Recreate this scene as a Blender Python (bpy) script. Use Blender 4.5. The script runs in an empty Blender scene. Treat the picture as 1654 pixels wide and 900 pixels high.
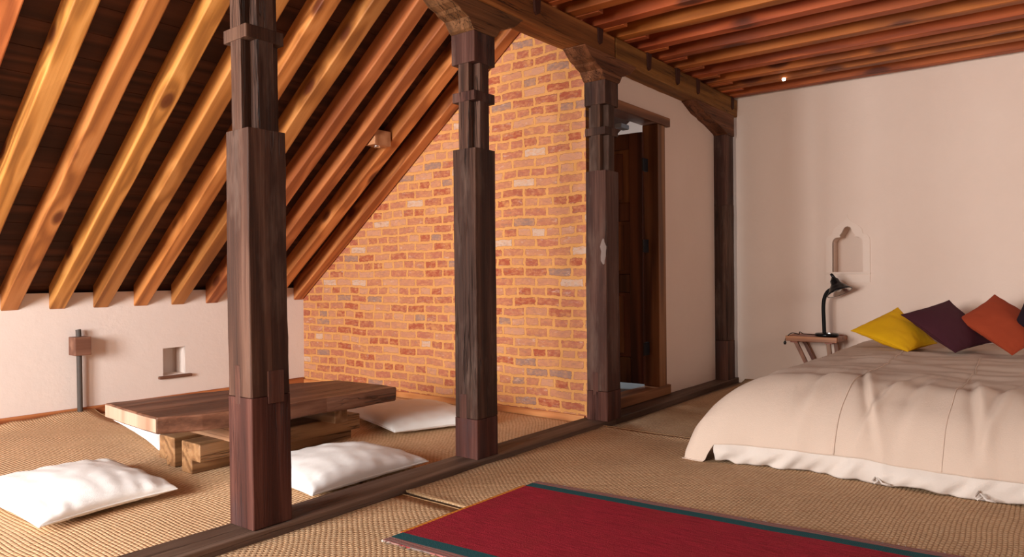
import bpy, bmesh, math, random
from mathutils import Vector, Matrix, noise
from math import radians as R, sin, cos, pi, sqrt

# ------------------------------------------------------------------ camera, light, exposure
sc = bpy.context.scene
COL = sc.collection
cam_d = bpy.data.cameras.new('camera'); cam = bpy.data.objects.new('camera', cam_d); COL.objects.link(cam)
cam_d.sensor_width = 36; cam_d.lens = 1166.5 / 1654 * 36; cam_d.clip_start = 0.02
YAW, PIT, ROL = R(38.068), R(-0.2406), R(-0.522)
_f = Vector((-sin(YAW)*cos(PIT), cos(YAW)*cos(PIT), sin(PIT)))
_r = Vector((cos(YAW), sin(YAW), 0)); _u = _r.cross(_f)
_r2 = _r*cos(ROL) + _u*sin(ROL); _u2 = -_r*sin(ROL) + _u*cos(ROL)
m = Matrix((( _r2.x, _u2.x, -_f.x, 0), (_r2.y, _u2.y, -_f.y, 0), (_r2.z, _u2.z, -_f.z, 1.0), (0, 0, 0, 1)))
cam.matrix_world = m
sc.camera = cam
sc.view_settings.view_transform = 'Standard'; sc.view_settings.look = 'None'
sc.view_settings.gamma = 1; sc.view_settings.use_curve_mapping = False
sc.view_settings.exposure = 0.0
w = bpy.data.worlds.new('world'); sc.world = w; w.use_nodes = True
w.node_tree.nodes['Background'].inputs[0].default_value = (0.75, 0.86, 1, 1)
w.node_tree.nodes['Background'].inputs[1].default_value = 1.5

def area(name, loc, rot, sx, sy, power, col):
    d = bpy.data.lights.new(name, 'AREA'); d.shape = 'RECTANGLE'; d.size = sx; d.size_y = sy
    d.energy = power; d.color = col
    o = bpy.data.objects.new(name, d); COL.objects.link(o); o.location = loc; o.rotation_euler = rot
    return o
YS = -2.4                                    # gable wall behind the camera, with the two windows
area('daylight_attic_window', (-3.4, YS-0.02, 1.25), (R(90), 0, 0), 1.3, 1.7, 430, (0.96, 0.98, 1.0))
area('daylight_bedroom_window', (-1.9, YS-0.02, 1.72), (R(90), 0, 0), 0.9, 1.4, 225, (1.0, 0.93, 0.86))
area('added_side_fill', (2.62, 4.6, 1.75), (R(90), 0, R(90)), 1.8, 1.1, 30, (1.0, 0.90, 0.80))  # added fill, no such window known; lifts partition, beam and bed top
area('daylight_bathroom_window', (-4.45, 5.5, 1.25), (R(90), 0, R(-90)), 0.7, 0.5, 30, (0.9, 0.96, 1.0))

# ------------------------------------------------------------------ materials
class N:
    def __init__(s, name):
        s.m = bpy.data.materials.new(name); s.m.use_nodes = True; s.t = s.m.node_tree
        s.b = s.t.nodes['Principled BSDF']
    def n(s, typ, **kw):
        x = s.t.nodes.new(typ)
        for k, v in kw.items():
            if k.startswith('_'): setattr(x, k[1:], v)
        return x
    def l(s, a, b): s.t.links.new(a, b)
    def math(s, op, a, b=None, c=None):
        x = s.t.nodes.new('ShaderNodeMath'); x.operation = op
        for i, v in enumerate((a, b, c)):
            if v is None: continue
            if isinstance(v, (int, float)): x.inputs[i].default_value = v
            else: s.l(v, x.inputs[i])
        return x.outputs[0]
    def noise(s, vec, scale, detail=2, rough=.5, dist=0):
        x = s.t.nodes.new('ShaderNodeTexNoise'); x.inputs['Scale'].default_value = scale
        x.inputs['Detail'].default_value = detail; x.inputs['Roughness'].default_value = rough
        x.inputs['Distortion'].default_value = dist
        s.l(vec, x.inputs['Vector']); return x.outputs['Fac']
    def map(s, vec, scale=(1,1,1), loc=(0,0,0), rot=(0,0,0)):
        x = s.t.nodes.new('ShaderNodeMapping'); x.inputs['Scale'].default_value = scale
        x.inputs['Location'].default_value = loc; x.inputs['Rotation'].default_value = rot
        s.l(vec, x.inputs['Vector']); return x.outputs[0]
    def coord(s, rnd=True):
        o = s.t.nodes.new('ShaderNodeTexCoord').outputs['Object']
        if not rnd: return o
        i = s.t.nodes.new('ShaderNodeObjectInfo').outputs['Random']
        v = s.t.nodes.new('ShaderNodeVectorMath'); v.operation = 'ADD'
        c = s.t.nodes.new('ShaderNodeCombineXYZ')
        s.l(s.math('MULTIPLY', i, 37), c.inputs[0]); s.l(s.math('MULTIPLY', i, 91), c.inputs[1]); s.l(s.math('MULTIPLY', i, 53), c.inputs[2])
        s.l(o, v.inputs[0]); s.l(c.outputs[0], v.inputs[1]); return v.outputs[0]
    def ramp(s, fac, stops, interp='LINEAR'):
        x = s.t.nodes.new('ShaderNodeValToRGB'); x.color_ramp.interpolation = interp
        e = x.color_ramp.elements
        while len(e) < len(stops): e.new(.5)
        for i, (p, c) in enumerate(stops):
            e[i].position = p; e[i].color = (*c, 1) if len(c) == 3 else c
        s.l(fac, x.inputs[0]); return x.outputs[0]
    def mix(s, fac, a, b, typ='MIX'):
        x = s.t.nodes.new('ShaderNodeMix'); x.data_type = 'RGBA'; x.blend_type = typ
        for sock, v in ((x.inputs[0], fac), (x.inputs[6], a), (x.inputs[7], b)):
            if isinstance(v, (int, float)): sock.default_value = v
            elif isinstance(v, tuple): sock.default_value = (*v, 1)
            else: s.l(v, sock)
        return x.outputs[2]
    def bump(s, h, dist, strength=1.0):
        x = s.t.nodes.new('ShaderNodeBump'); x.inputs['Distance'].default_value = dist; x.inputs['Strength'].default_value = strength
        s.l(h, x.inputs['Height']); s.l(x.outputs[0], s.b.inputs['Normal']); return x
    def out(s, col, rough=.6, spec=.3):
        if isinstance(col, tuple): s.b.inputs['Base Color'].default_value = (*col, 1)
        else: s.l(col, s.b.inputs['Base Color'])
        if isinstance(rough, (int, float)): s.b.inputs['Roughness'].default_value = rough
        else: s.l(rough, s.b.inputs['Roughness'])
        s.b.inputs['Specular IOR Level'].default_value = spec
        return s.m

def wood(name, ax, ca, cb, cc, ring=26, knots=.0, knotcol=(.10, .02, .006), fibre=.35, rough=.5, bumpd=.002, spec=.3, crack=0, var=.25, patch=.0, patchcol=None):
    s = N(name); c = s.coord()
    def sc3(lng, crs): 
        v = [crs]*3; v[ax] = lng; return tuple(v)
    h = None
    base = s.map(c, sc3(.28, 5))
    n1 = s.noise(base, 1.0, 2, .5)
    if knots:
        kv = s.map(c, sc3(2.0, 4.2))
        vo = s.n('ShaderNodeTexVoronoi'); vo.inputs['Scale'].default_value = 1.0; s.l(kv, vo.inputs['Vector'])
        kd = vo.outputs['Distance']
        kf = s.ramp(kd, [(0, (1,1,1)), (knots*.6, (.85,.85,.85)), (knots, (0,0,0))])
        kg = s.ramp(kd, [(0, (1,1,1)), (knots*2.6, (0,0,0))])
        n1 = s.math('ADD', n1, s.math('MULTIPLY', kg, .16))
    rings = s.math('MULTIPLY_ADD', s.math('SINE', s.math('MULTIPLY', n1, ring*6.28/4)), .5, .5)
    fib = s.noise(s.map(c, sc3(3, 90)), 1.0, 3, .6)
    big = s.noise(s.map(c, sc3(.8, 3)), 1.3, 2, .5)
    g = s.math('ADD', s.math('MULTIPLY', rings, 1-fibre), s.math('MULTIPLY', fib, fibre))
    col = s.ramp(g, [(.15, ca), (.55, cb), (.9, cc)])
    i = s.t.nodes.new('ShaderNodeObjectInfo').outputs['Random']
    vv = s.math('ADD', s.math('MULTIPLY_ADD', s.math('SUBTRACT', i, .5), var*1.6, 1.0), s.math('MULTIPLY', s.math('SUBTRACT', big, .5), var*2.0))
    x = s.t.nodes.new('ShaderNodeHueSaturation'); s.l(col, x.inputs['Color']); s.l(vv, x.inputs['Value'])
    s.l(s.math('MULTIPLY_ADD', s.math('SUBTRACT', s.math('FRACT', s.math('MULTIPLY', i, 7.13)), .5), .022, .5), x.inputs['Hue'])
    col = x.outputs[0]
    if patch:
        pn = s.noise(s.map(c, sc3(1.3, 5), loc=(5,3,1)), 1.6, 4, .65)
        col = s.mix(s.ramp(pn, [(.5, (0,0,0)), (.68, (patch,)*3)]), col, patchcol)
    if knots: col = s.mix(kf, col, knotcol)
    hh = g
    if crack:
        cn = s.noise(s.map(c, sc3(.8, 26), loc=(9,2,4)), 1.0, 3, .6, .3)
        cr = s.ramp(cn, [(.485, (0,0,0)), (.5, (1,1,1)), (.515, (0,0,0))])
        cm = s.ramp(s.noise(s.map(c, sc3(1.2, 3), loc=(1,7,3)), 1.0, 2), [(.48, (0,0,0)), (.6, (1,1,1))])
        cf = s.math('MULTIPLY', cr, cm)
        col = s.mix(s.math('MULTIPLY', cf, crack), col, (.012, .006, .004))
        hh = s.math('SUBTRACT', hh, s.math('MULTIPLY', cf, 2.0))
    s.bump(hh, bumpd)
    return s.out(col, rough, spec)

M = {}
pine = dict(ring=22, knots=.18, rough=.52, bumpd=.0012, spec=.35, var=.22, fibre=.4)
PA, PB, PC = (.28, .090, .022), (.44, .155, .038), (.56, .225, .068)
M['pine_x'] = wood('pine_x', 0, PA, PB, PC, **pine)
M['joist'] = wood('joist', 0, (.25, .058, .010), (.38, .092, .015), (.48, .13, .024), **{**pine, 'rough': .6, 'knots': .24, 'ring': 14})
M['pine_y'] = wood('pine_y', 1, (.24, .07, .018), (.42, .15, .04), (.55, .23, .07), **{**pine, 'var': .1})
M['base_x'] = wood('base_x', 0, (.34, .11, .03), (.56, .22, .06), (.70, .32, .10), **{**pine, 'var': .1})
dk = dict(ring=18, rough=.62, bumpd=.0016, crack=.9, fibre=.65, var=.2, spec=.2)
DA, DB, DC = (.020, .007, .004), (.058, .023, .014), (.13, .063, .042)
M['post'] = wood('post', 2, DA, DB, DC, **{**dk, 'bumpd': .0025}, patch=.5, patchcol=(.14, .088, .066))
M['foot'] = wood('foot', 2, (.024, .007, .004), (.068, .022, .013), (.13, .052, .034), **{**dk, 'crack': .4}, patch=.6, patchcol=(.045, .027, .028))
M['beam'] = wood('beam', 1, (.09, .031, .007), (.23, .086, .020), (.36, .15, .038), **dk)
M['bracket'] = wood('bracket', 1, (.045, .015, .006), (.13, .050, .019), (.24, .10, .045), **dk)
M['sill'] = wood('sill', 1, (.07, .035, .024), (.135, .078, .056), (.21, .13, .10), **{**dk, 'crack': .5})
M['deck'] = wood('deck', 1, (.030, .009, .004), (.055, .016, .007), (.085, .027, .012), ring=20, rough=.7, bumpd=.002, var=.2)
M['ceildeck'] = wood('ceildeck', 1, (.05, .012, .003), (.09, .022, .006), (.13, .036, .010), ring=20, rough=.6, bumpd=.002, var=.2)
tb = dict(ring=30, rough=.42, bumpd=.004, fibre=.5, var=.15, crack=.6, spec=.35)
M['slab'] = wood('slab', 1, (.075, .024, .014), (.165, .058, .035), (.27, .115, .075), **{**tb, 'ring': 16})
M['endgrain'] = wood('endgrain', 2, (.24, .12, .075), (.36, .21, .145), (.46, .30, .22), ring=12, rough=.6, bumpd=.002, fibre=.4, var=.1)
M['runner'] = wood('runner', 1, (.16, .07, .028), (.30, .14, .06), (.42, .22, .10), **tb)
M['bearer'] = wood('bearer', 0, (.20, .095, .042), (.34, .17, .085), (.46, .26, .14), **tb)
M['door_z'] = wood('door_z', 2, (.030, .009, .005), (.070, .022, .010), (.11, .04, .017), ring=20, rough=.45, bumpd=.001, var=.1)
M['panel_z'] = wood('panel_z', 2, (.07, .022, .010), (.13, .045, .019), (.18, .07, .03), ring=20, rough=.45, bumpd=.001, var=.1)
M['jamb_z'] = wood('jamb_z', 2, (.10, .040, .014), (.20, .085, .030), (.30, .14, .055), ring=20, rough=.5, bumpd=.002, var=.1)
M['jamb_y'] = wood('jamb_y', 1, (.10, .040, .014), (.20, .085, .030), (.30, .14, .055), ring=20, rough=.5, bumpd=.002, var=.1)
M['table_x'] = wood('table_x', 0, (.24, .07, .03), (.40, .14, .065), (.50, .20, .10), ring=14, rough=.4, bumpd=.0008, var=.1)
M['table_z'] = wood('table_z', 2, (.20, .08, .04), (.34, .15, .075), (.42, .20, .10), ring=14, rough=.4, bumpd=.0008, var=.1)

def plaster(name, c1, c2):
    s = N(name); c = s.coord(False)
    a = s.noise(c, 1.3, 4, .6); b = s.noise(c, 14, 4, .6); d = s.noise(c, 90, 2)
    col = s.mix(a, c1, c2)
    s.bump(s.math('ADD', s.math('MULTIPLY', b, .8), s.math('MULTIPLY', d, .15)), .006, .5)
    return s.out(col, .85, .15)
M['plaster'] = plaster('plaster', (.72, .60, .53), (.80, .68, .60))
M['plaster2'] = plaster('plaster_warm', (.72, .55, .45), (.80, .64, .54))
M['relief'] = plaster('relief', (.74, .58, .48), (.82, .67, .57))
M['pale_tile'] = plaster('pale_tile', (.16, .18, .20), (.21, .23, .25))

def brick():
    s = N('brick_wall'); c = s.coord(False)
    sep = s.n('ShaderNodeSeparateXYZ'); s.l(c, sep.inputs[0])
    cmb = s.n('ShaderNodeCombineXYZ')
    w1 = s.noise(c, 3.0, 2); w2 = s.noise(c, 34, 3, .6); w3 = s.noise(s.map(c, loc=(7, 3, 5)), 34, 3, .6)
    px = s.math('ADD', sep.outputs[0], s.math('MULTIPLY', s.math('SUBTRACT', w2, .5), .030))
    pz = s.math('ADD', s.math('ADD', sep.outputs[2], s.math('MULTIPLY', s.math('SUBTRACT', w3, .5), .024)), s.math('MULTIPLY', s.math('SUBTRACT', w1, .5), .04))
    s.l(px, cmb.inputs[0]); s.l(pz, cmb.inputs[1])
    b = s.n('ShaderNodeTexBrick'); b.offset = .5; b.offset_frequency = 2; b.squash = .62; b.squash_frequency = 3
    s.l(cmb.outputs[0], b.inputs['Vector'])
    b.inputs['Color1'].default_value = (0, 0, 0, 1); b.inputs['Color2'].default_value = (1, 1, 1, 1); b.inputs['Mortar'].default_value = (.5, .5, .5, 1)
    b.inputs['Scale'].default_value = 1; b.inputs['Mortar Size'].default_value = .0125; b.inputs['Mortar Smooth'].default_value = .35
    b.inputs['Brick Width'].default_value = .20; b.inputs['Row Height'].default_value = .0705; b.inputs['Bias'].default_value = 0
    pal = s.ramp(b.outputs['Color'], [(0, (.30, .17, .13)), (.05, (.36, .085, .042)), (.20, (.44, .165, .09)), (.38, (.37, .105, .058)), (.52, (.48, .205, .115)), (.70, (.42, .14, .082)), (.86, (.52, .25, .15)), (.97, (.56, .38, .28))], 'CONSTANT')
    mot = s.noise(s.map(c, (1, 1, 2)), 26, 4, .7)
    pal = s.mix(s.ramp(mot, [(.44, (0,0,0)), (.72, (.75,)*3)]), pal, (.62, .28, .12))
    pal = s.mix(s.ramp(s.noise(s.map(c, (1, 1, 2), loc=(3, 1, 9)), 17, 4, .7), [(.54, (0,0,0)), (.74, (.7,)*3)]), pal, (.30, .15, .11))
    pal = s.mix(s.ramp(s.noise(s.map(c, (1, 1, 2.4), loc=(8, 4, 2)), 13, 4, .7), [(.60, (0,0,0)), (.76, (.65,)*3)]), pal, (.66, .48, .38))
    mor = s.mix(s.noise(c, 22, 3), (.56, .25, .075), (.70, .34, .115))
    f = s.math('ADD', b.outputs['Fac'], s.math('MULTIPLY', s.math('SUBTRACT', s.noise(c, 60, 3, .6), .5), 1.1))
    f2 = s.ramp(f, [(.25, (0,0,0)), (.6, (1,1,1))])
    smear = s.ramp(s.noise(c, 9, 4, .7), [(.56, (0,0,0)), (.72, (.75,)*3)])
    f3 = s.math('MAXIMUM', f2, smear)
    col = s.mix(f3, pal, mor)
    h = s.math('ADD', s.math('SUBTRACT', 1, f2), s.math('MULTIPLY', mot, .6))
    s.bump(h, .007, .8)
    return s.out(col, .85, .15)
M['brick'] = brick()

def mat_weave(name, sw=False):
    s = N(name); c = s.coord(False)
    warp = s.noise(c, 2.2, 1); sep = s.n('ShaderNodeSeparateXYZ'); s.l(c, sep.inputs[0])
    x = s.math('ADD', sep.outputs[1 if sw else 0], s.math('MULTIPLY', warp, .05)); y = s.math('ADD', sep.outputs[0 if sw else 1], s.math('MULTIPLY', warp, .05))
    row = s.math('MULTIPLY', y, 1/.0165)                          # rows run in x
    ri = s.math('FLOOR', row); rf = s.math('FRACT', row)
    off = s.math('MULTIPLY', s.math('MODULO', ri, 2), .5)
    cx = s.math('ADD', s.math('MULTIPLY', x, 1/.026), off)
    a = s.math('SINE', s.math('MULTIPLY', rf, pi)); b = s.math('ABSOLUTE', s.math('SINE', s.math('MULTIPLY', cx, pi)))
    h = s.math('MULTIPLY', s.math('POWER', a, .45), s.math('POWER', b, .4))
    fine = s.noise(s.map(c, (60, 240, 60)), 1.0, 3, .7); big = s.noise(c, 1.7, 4, .6); med = s.noise(c, 55, 4, .7)
    hh = s.math('ADD', h, s.math('MULTIPLY', med, .9))
    col = s.ramp(s.math('ADD', s.math('MULTIPLY', h, .42), s.math('MULTIPLY', med, .72)), [(.18, (.22, .105, .048)), (.42, (.47, .265, .135)), (.66, (.66, .42, .235)), (.90, (.78, .56, .36))])
    col = s.mix(s.math('MULTIPLY', fine, .3), col, (.58, .35, .17))
    v = s.n('ShaderNodeHueSaturation'); s.l(col, v.inputs['Color']); s.l(s.math('MULTIPLY_ADD', big, .5, .58 if sw else .78), v.inputs['Value'])  # bedside mats get a lower value: their dimmer light is painted into the colour
    s.bump(hh, .0038, 1.0)
    return s.out(v.outputs[0], .8, .2)
M['seagrass'] = mat_weave('seagrass'); M['seagrass_y_dimmed'] = mat_weave('seagrass_y_dimmed', True)

def cloth(name, c1, c2=None, weave=700, wb=.0006, rough=.85, sheen=.0, blot=4):
    s = N(name); c = s.coord(False); c2 = c2 or tuple(min(1, v*1.12) for v in c1)
    n = s.noise(c, blot, 4, .6); wv = s.noise(s.map(c, (1, 3, 1)), weave/4, 2, .7)
    col = s.mix(s.math('ADD', s.math('MULTIPLY', n, .7), s.math('MULTIPLY', wv, .3)), c1, c2)
    s.bump(s.math('ADD', wv, s.math('MULTIPLY', s.noise(c, 30, 3), .8)), wb*2)
    if sheen: s.b.inputs['Sheen Weight'].default_value = sheen
    return s.out(col, rough, .2)
M['white_cotton'] = cloth('white_cotton', (.84, .81, .77), (.90, .88, .85))
M['linen'] = cloth('linen', (.55, .415, .325), (.66, .52, .42), blot=2)
M['sheet'] = cloth('sheet', (.60, .52, .46), (.70, .62, .55))
M['yellow'] = cloth('yellow', (.76, .40, .004), (.84, .47, .008))
M['aubergine'] = cloth('aubergine', (.050, .010, .018), (.075, .018, .026))
M['rust'] = cloth('rust', (.33, .048, .017), (.40, .064, .023))
M['plum'] = cloth('plum', (.014, .007, .012), (.02, .009, .016))

def rug_mat():
    s = N('rug_red'); c = s.coord(False)
    st = s.noise(s.map(c, (3, 40, 1)), 3, 4, .7); pt = s.noise(c, 5, 4, .7); sp = s.noise(c, 220, 2, .6)
    col = s.mix(s.ramp(st, [(.35, (0,0,0)), (.65, (1,1,1))]), (.19, .009, .018), (.34, .020, .036))
    col = s.mix(s.ramp(pt, [(.45, (0,0,0)), (.7, (.5,)*3)]), col, (.22, .022, .022))
    col = s.mix(s.ramp(sp, [(.5, (0,0,0)), (.75, (.35,)*3)]), col, (.42, .05, .06))
    s.bump(s.math('ADD', sp, st), .003); return s.out(col, .9, .1)
M['rug_red'] = rug_mat()
def stripe_mat(name, base, cols, ax, freq):
    s = N(name); c = s.coord(False); sep = s.n('ShaderNodeSeparateXYZ'); s.l(c, sep.inputs[0])
    f = s.math('FRACT', s.math('MULTIPLY', s.math('ADD', sep.outputs[ax], s.math('MULTIPLY', s.noise(c, 8, 2), .006)), freq))
    col = s.ramp(f, cols, 'CONSTANT'); sp = s.noise(c, 250, 2)
    col = s.mix(s.math('MULTIPLY', sp, .5), col, base); s.bump(sp, .002); return s.out(col, .9, .1)
M['rug_teal'] = stripe_mat('rug_teal', (.012, .055, .062), [(0, (.020, .085, .095)), (.5, (.016, .065, .075)), (.8, (.03, .10, .10))], 0, 160)
M['rug_stripe'] = stripe_mat('rug_stripe', (.22, .10, .09), [(0, (.30, .17, .14)), (.22, (.26, .03, .03)), (.34, (.20, .17, .15)), (.55, (.34, .12, .10)), (.72, (.12, .12, .11)), (.86, (.28, .08, .07))], 1, 28)
M['rug_edge'] = stripe_mat('rug_edge', (.55, .20, .03), [(0, (.60, .22, .02)), (.5, (.42, .05, .02)), (.8, (.62, .30, .05))], 1, 45)
M['fringe'] = cloth('fringe', (.42, .38, .32), (.5, .46, .4))

def simple(name, col, rough=.4, metal=0, spec=.5, bump=0):
    s = N(name); c = s.coord(False)
    s.b.inputs['Metallic'].default_value = metal
    n = s.noise(c, 40, 3); cc = s.mix(n, tuple(v*.85 for v in col), tuple(min(1, v*1.15) for v in col))
    if bump: s.bump(n, bump)
    return s.out(cc, rough, spec)
M['black'] = simple('black_plastic', (.006, .006, .007), .25, 0, .35)
M['blackmatte'] = simple('black_matte', (.006, .006, .006), .55, 0, .15)
M['silver'] = simple('silver', (.75, .72, .70), .25, 1)
M['iron'] = simple('iron', (.03, .03, .035), .5, .6)
M['conduit'] = simple('conduit', (.075, .06, .05), .6, 0, .3, .001)
M['peg'] = simple('peg', (.045, .012, .006), .7, 0, .2, .001)
M['scar'] = wood('scar', 2, (.14, .09, .075), (.20, .14, .12), (.26, .20, .18), ring=10, rough=.7, bumpd=.001, var=.1)
M['boxwood'] = wood('boxwood', 1, (.14, .055, .032), (.22, .10, .06), (.30, .15, .095), ring=16, rough=.55, bumpd=.001, var=.1)
M['blockwood'] = wood('blockwood', 0, (.26, .09, .04), (.36, .14, .07), (.44, .19, .10), ring=16, rough=.55, bumpd=.001, var=.1)
s = N('bulb'); s.b.inputs['Emission Color'].default_value = (1, .93, .78, 1); s.b.inputs['Emission Strength'].default_value = 14
M['bulb'] = s.out((.9, .88, .8), .3)
s = N('glass'); s.b.inputs['Transmission Weight'].default_value = 1; M['glass'] = s.out((.95, .97, 1), .02)

# ------------------------------------------------------------------ builders
def tag(o, label=None, cat=None, group=None, kind=None):
    if label: o['label'] = label
    if cat: o['category'] = cat
    if group: o['group'] = group
    if kind: o['kind'] = kind
    return o
def empty(name, loc, label, cat, group=None, rot=(0,0,0)):
    o = bpy.data.objects.new(name, None); COL.objects.link(o); o.location = loc; o.rotation_euler = rot
    o.empty_display_size = .1
    return tag(o, label, cat, group)
def mk(name, verts, faces, mat, parent=None, loc=(0,0,0), rot=(0,0,0), smooth=False, bev=0, seg=2):
    me = bpy.data.meshes.new(name); me.from_pydata([tuple(v) for v in verts], [], faces)
    bm = bmesh.new(); bm.from_mesh(me); bmesh.ops.recalc_face_normals(bm, faces=bm.faces); bm.to_mesh(me); bm.free()
    me.materials.append(mat)
    if smooth: me.polygons.foreach_set('use_smooth', [True]*len(me.polygons))
    o = bpy.data.objects.new(name, me); COL.objects.link(o); o.location = loc; o.rotation_euler = rot
    if parent: o.parent = parent
    if bev:
        b = o.modifiers.new('bevel', 'BEVEL'); b.width = bev; b.segments = seg; b.limit_method = 'ANGLE'; b.angle_limit = R(40)
    return o
PERM = {0: lambda a, p, q: (a, p, q), 1: lambda a, p, q: (p, a, q), 2: lambda a, p, q: (p, q, a)}
def prism_geo(poly, ax, a0, a1, n=1, wob=0, seed=0, verts=None, faces=None, cut=None):
    """extrude polygon (in the other two axes) along ax; wob = hand-hewn irregularity"""
    V = verts if verts is not None else []; F = faces if faces is not None else []
    o0 = len(V); k = len(poly)
    for i in range(n+1):
        t = i/n; a = a0+(a1-a0)*t
        dx = wob*noise.noise(Vector((a*1.7, seed*3.1, 0))); dy = wob*noise.noise(Vector((a*1.7, seed*3.1, 9)))
        s_ = 1+wob*2*noise.noise(Vector((a*1.1, seed*7.7, 4)))
        for j, (p, q) in enumerate(poly):
            e = wob*.5*noise.noise(Vector((a*9, j*5.3, seed)))
            aa = a
            if cut and i == 0: aa = a + cut(p, q)
            V.append(PERM[ax](aa, p*s_+dx+e, q*s_+dy+e))
    for i in range(n):
        for j in range(k):
            a = o0+i*k+j; b = o0+i*k+(j+1) % k
            F.append((a, b, b+k, a+k))
    F.append(tuple(o0+j for j in range(k))[::-1]); F.append(tuple(o0+n*k+j for j in range(k)))
    return V, F
def sq(x0, x1, y0, y1): return [(x0, y0), (x1, y0), (x1, y1), (x0, y1)]
def box(name, x0, x1, y0, y1, z0, z1, mat, parent=None, bev=0.004, loc=None, rot=(0,0,0), origin=None):
    """box in the parent's space; its own origin is at the box centre unless given"""
    c = origin or ((x0+x1)/2, (y0+y1)/2, (z0+z1)/2)
    V, F = prism_geo(sq(x0-c[0], x1-c[0], y0-c[1], y1-c[1]), 2, z0-c[2], z1-c[2])
    return mk(name, V, F, mat, parent, loc or c, rot, bev=bev)
def lathe(name, prof, mat, parent, loc, rot=(0,0,0), n=32):
    V, F = [], []; k = len(prof)
    for i in range(n):
        a = 2*pi*i/n
        for r_, z in prof: V.append((r_*cos(a), r_*sin(a), z))
    for i in range(n):
        for j in range(k-1):
            a = i*k+j; b = ((i+1) % n)*k+j
            F.append((a, b, b+1, a+1))
    return mk(name, V, F, mat, parent, loc, rot, smooth=True)
def tube(name, pts, rad, mat, parent, n=10, loc=(0,0,0)):
    V, F = [], []; P = [Vector(p) for p in pts]
    rr = rad if isinstance(rad, (list, tuple)) else [rad]*len(P)
    up = None
    for i, p in enumerate(P):
        d = (P[min(i+1, len(P)-1)]-P[max(i-1, 0)]).normalized()
        if up is None: up = Vector((0, 0, 1)) if abs(d.z) < .9 else Vector((1, 0, 0))
        a = d.cross(up).normalized(); up = a.cross(d).normalized()
        for j in range(n):
            t = 2*pi*j/n; V.append(p+(a*cos(t)+up*sin(t))*rr[i])
    for i in range(len(P)-1):
        for j in range(n):
            a = i*n+j; b = i*n+(j+1) % n; F.append((a, b, b+n, a+n))
    F.append(tuple(range(n))[::-1]); F.append(tuple((len(P)-1)*n+j for j in range(n)))
    return mk(name, V, F, mat, parent, loc, smooth=True)
def catmull(P, k=8):
    P = [Vector(p) for p in P]; o = []
    for i in range(len(P)-1):
        a = P[max(i-1, 0)]; b = P[i]; c = P[i+1]; d = P[min(i+2, len(P)-1)]
        for j in range(k):
            t = j/k; o.append(.5*((2*b)+(c-a)*t+(2*a-5*b+4*c-d)*t*t+(3*b-a-3*c+d)*t**3))
    o.append(P[-1]); return o
def plate(name, outer, holes, thick, mat, parent=None, loc=(0,0,0), rot=(0,0,0)):
    """flat plate with holes, in its local XY plane, thickness along z from 0 to thick"""
    cu = bpy.data.curves.new(name+'_c', 'CURVE'); cu.dimensions = '2D'; cu.fill_mode = 'BOTH'; cu.extrude = thick/2
    for loop in [outer]+holes:
        sp = cu.splines.new('POLY'); sp.points.add(len(loop)-1); sp.use_cyclic_u = True
        for i, p in enumerate(loop): sp.points[i].co = (p[0], p[1], 0, 1)
    t = bpy.data.objects.new('tmp', cu); COL.objects.link(t)
    me = bpy.data.meshes.new_from_object(t.evaluated_get(bpy.context.evaluated_depsgraph_get()))
    bpy.data.objects.remove(t); bpy.data.curves.remove(cu)
    me.transform(Matrix.Translation((0, 0, thick/2))); me.materials.clear(); me.materials.append(mat); me.name = name
    o = bpy.data.objects.new(name, me); COL.objects.link(o); o.location = loc; o.rotation_euler = rot
    if parent: o.parent = parent
    return o
ST = dict(kind='structure')
# a plate standing upright: local (x,y) -> world (x,z), thickness towards -y:  rot (90,0,0)
UPX = (R(90), 0, 0)
# a plate standing in the YZ plane: local (x,y) -> world (y,z), thickness towards +x: rot (90,0,90)
UPY = (R(90), 0, R(90))

# ------------------------------------------------------------------ the room
XK, XP, YB, YW, XR = -5.69, -2.62, 4.105, 6.50, 2.6
SL = .7525                                   # roof slope
def zr(x): return .79 + SL*(x-XK-.0)         # underside of the rafters
ZJ = 2.595                                   # underside of the joists

tag(box('floor', XK-.3, XR+.3, YS-.3, YW+.3, -.1, 0, simple('floorboards', (.16, .09, .05), .8), bev=0), **ST)
# knee wall with its little niche
tag(plate('wall_left', [(YS-.2, -.02), (YW+.2, -.02), (YW+.2, .905), (YS-.2, .905)],
          [[(2.785, .232), (2.965, .236), (2.965, .452), (2.785, .447)]], .02, M['plaster'], None, (XK-.02, 0, 0), UPY), **ST)
tag(box('wall_left_core', XK-.30, XK-.16, YS-.2, YW+.2, 0, .9, M['plaster'], bev=0), **ST)
nv = [(0, 2.785, .232), (0, 2.965, .236), (0, 2.965, .452), (0, 2.785, .447)]
nv += [(-.16, y, z) for _, y, z in nv]
tag(mk('trim_1', [(XK+x-.019, y, z) for x, y, z in nv], [(0,1,5,4), (1,2,6,5), (2,3,7,6), (3,0,4,7), (4,5,6,7)], M['plaster']), **ST)
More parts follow.
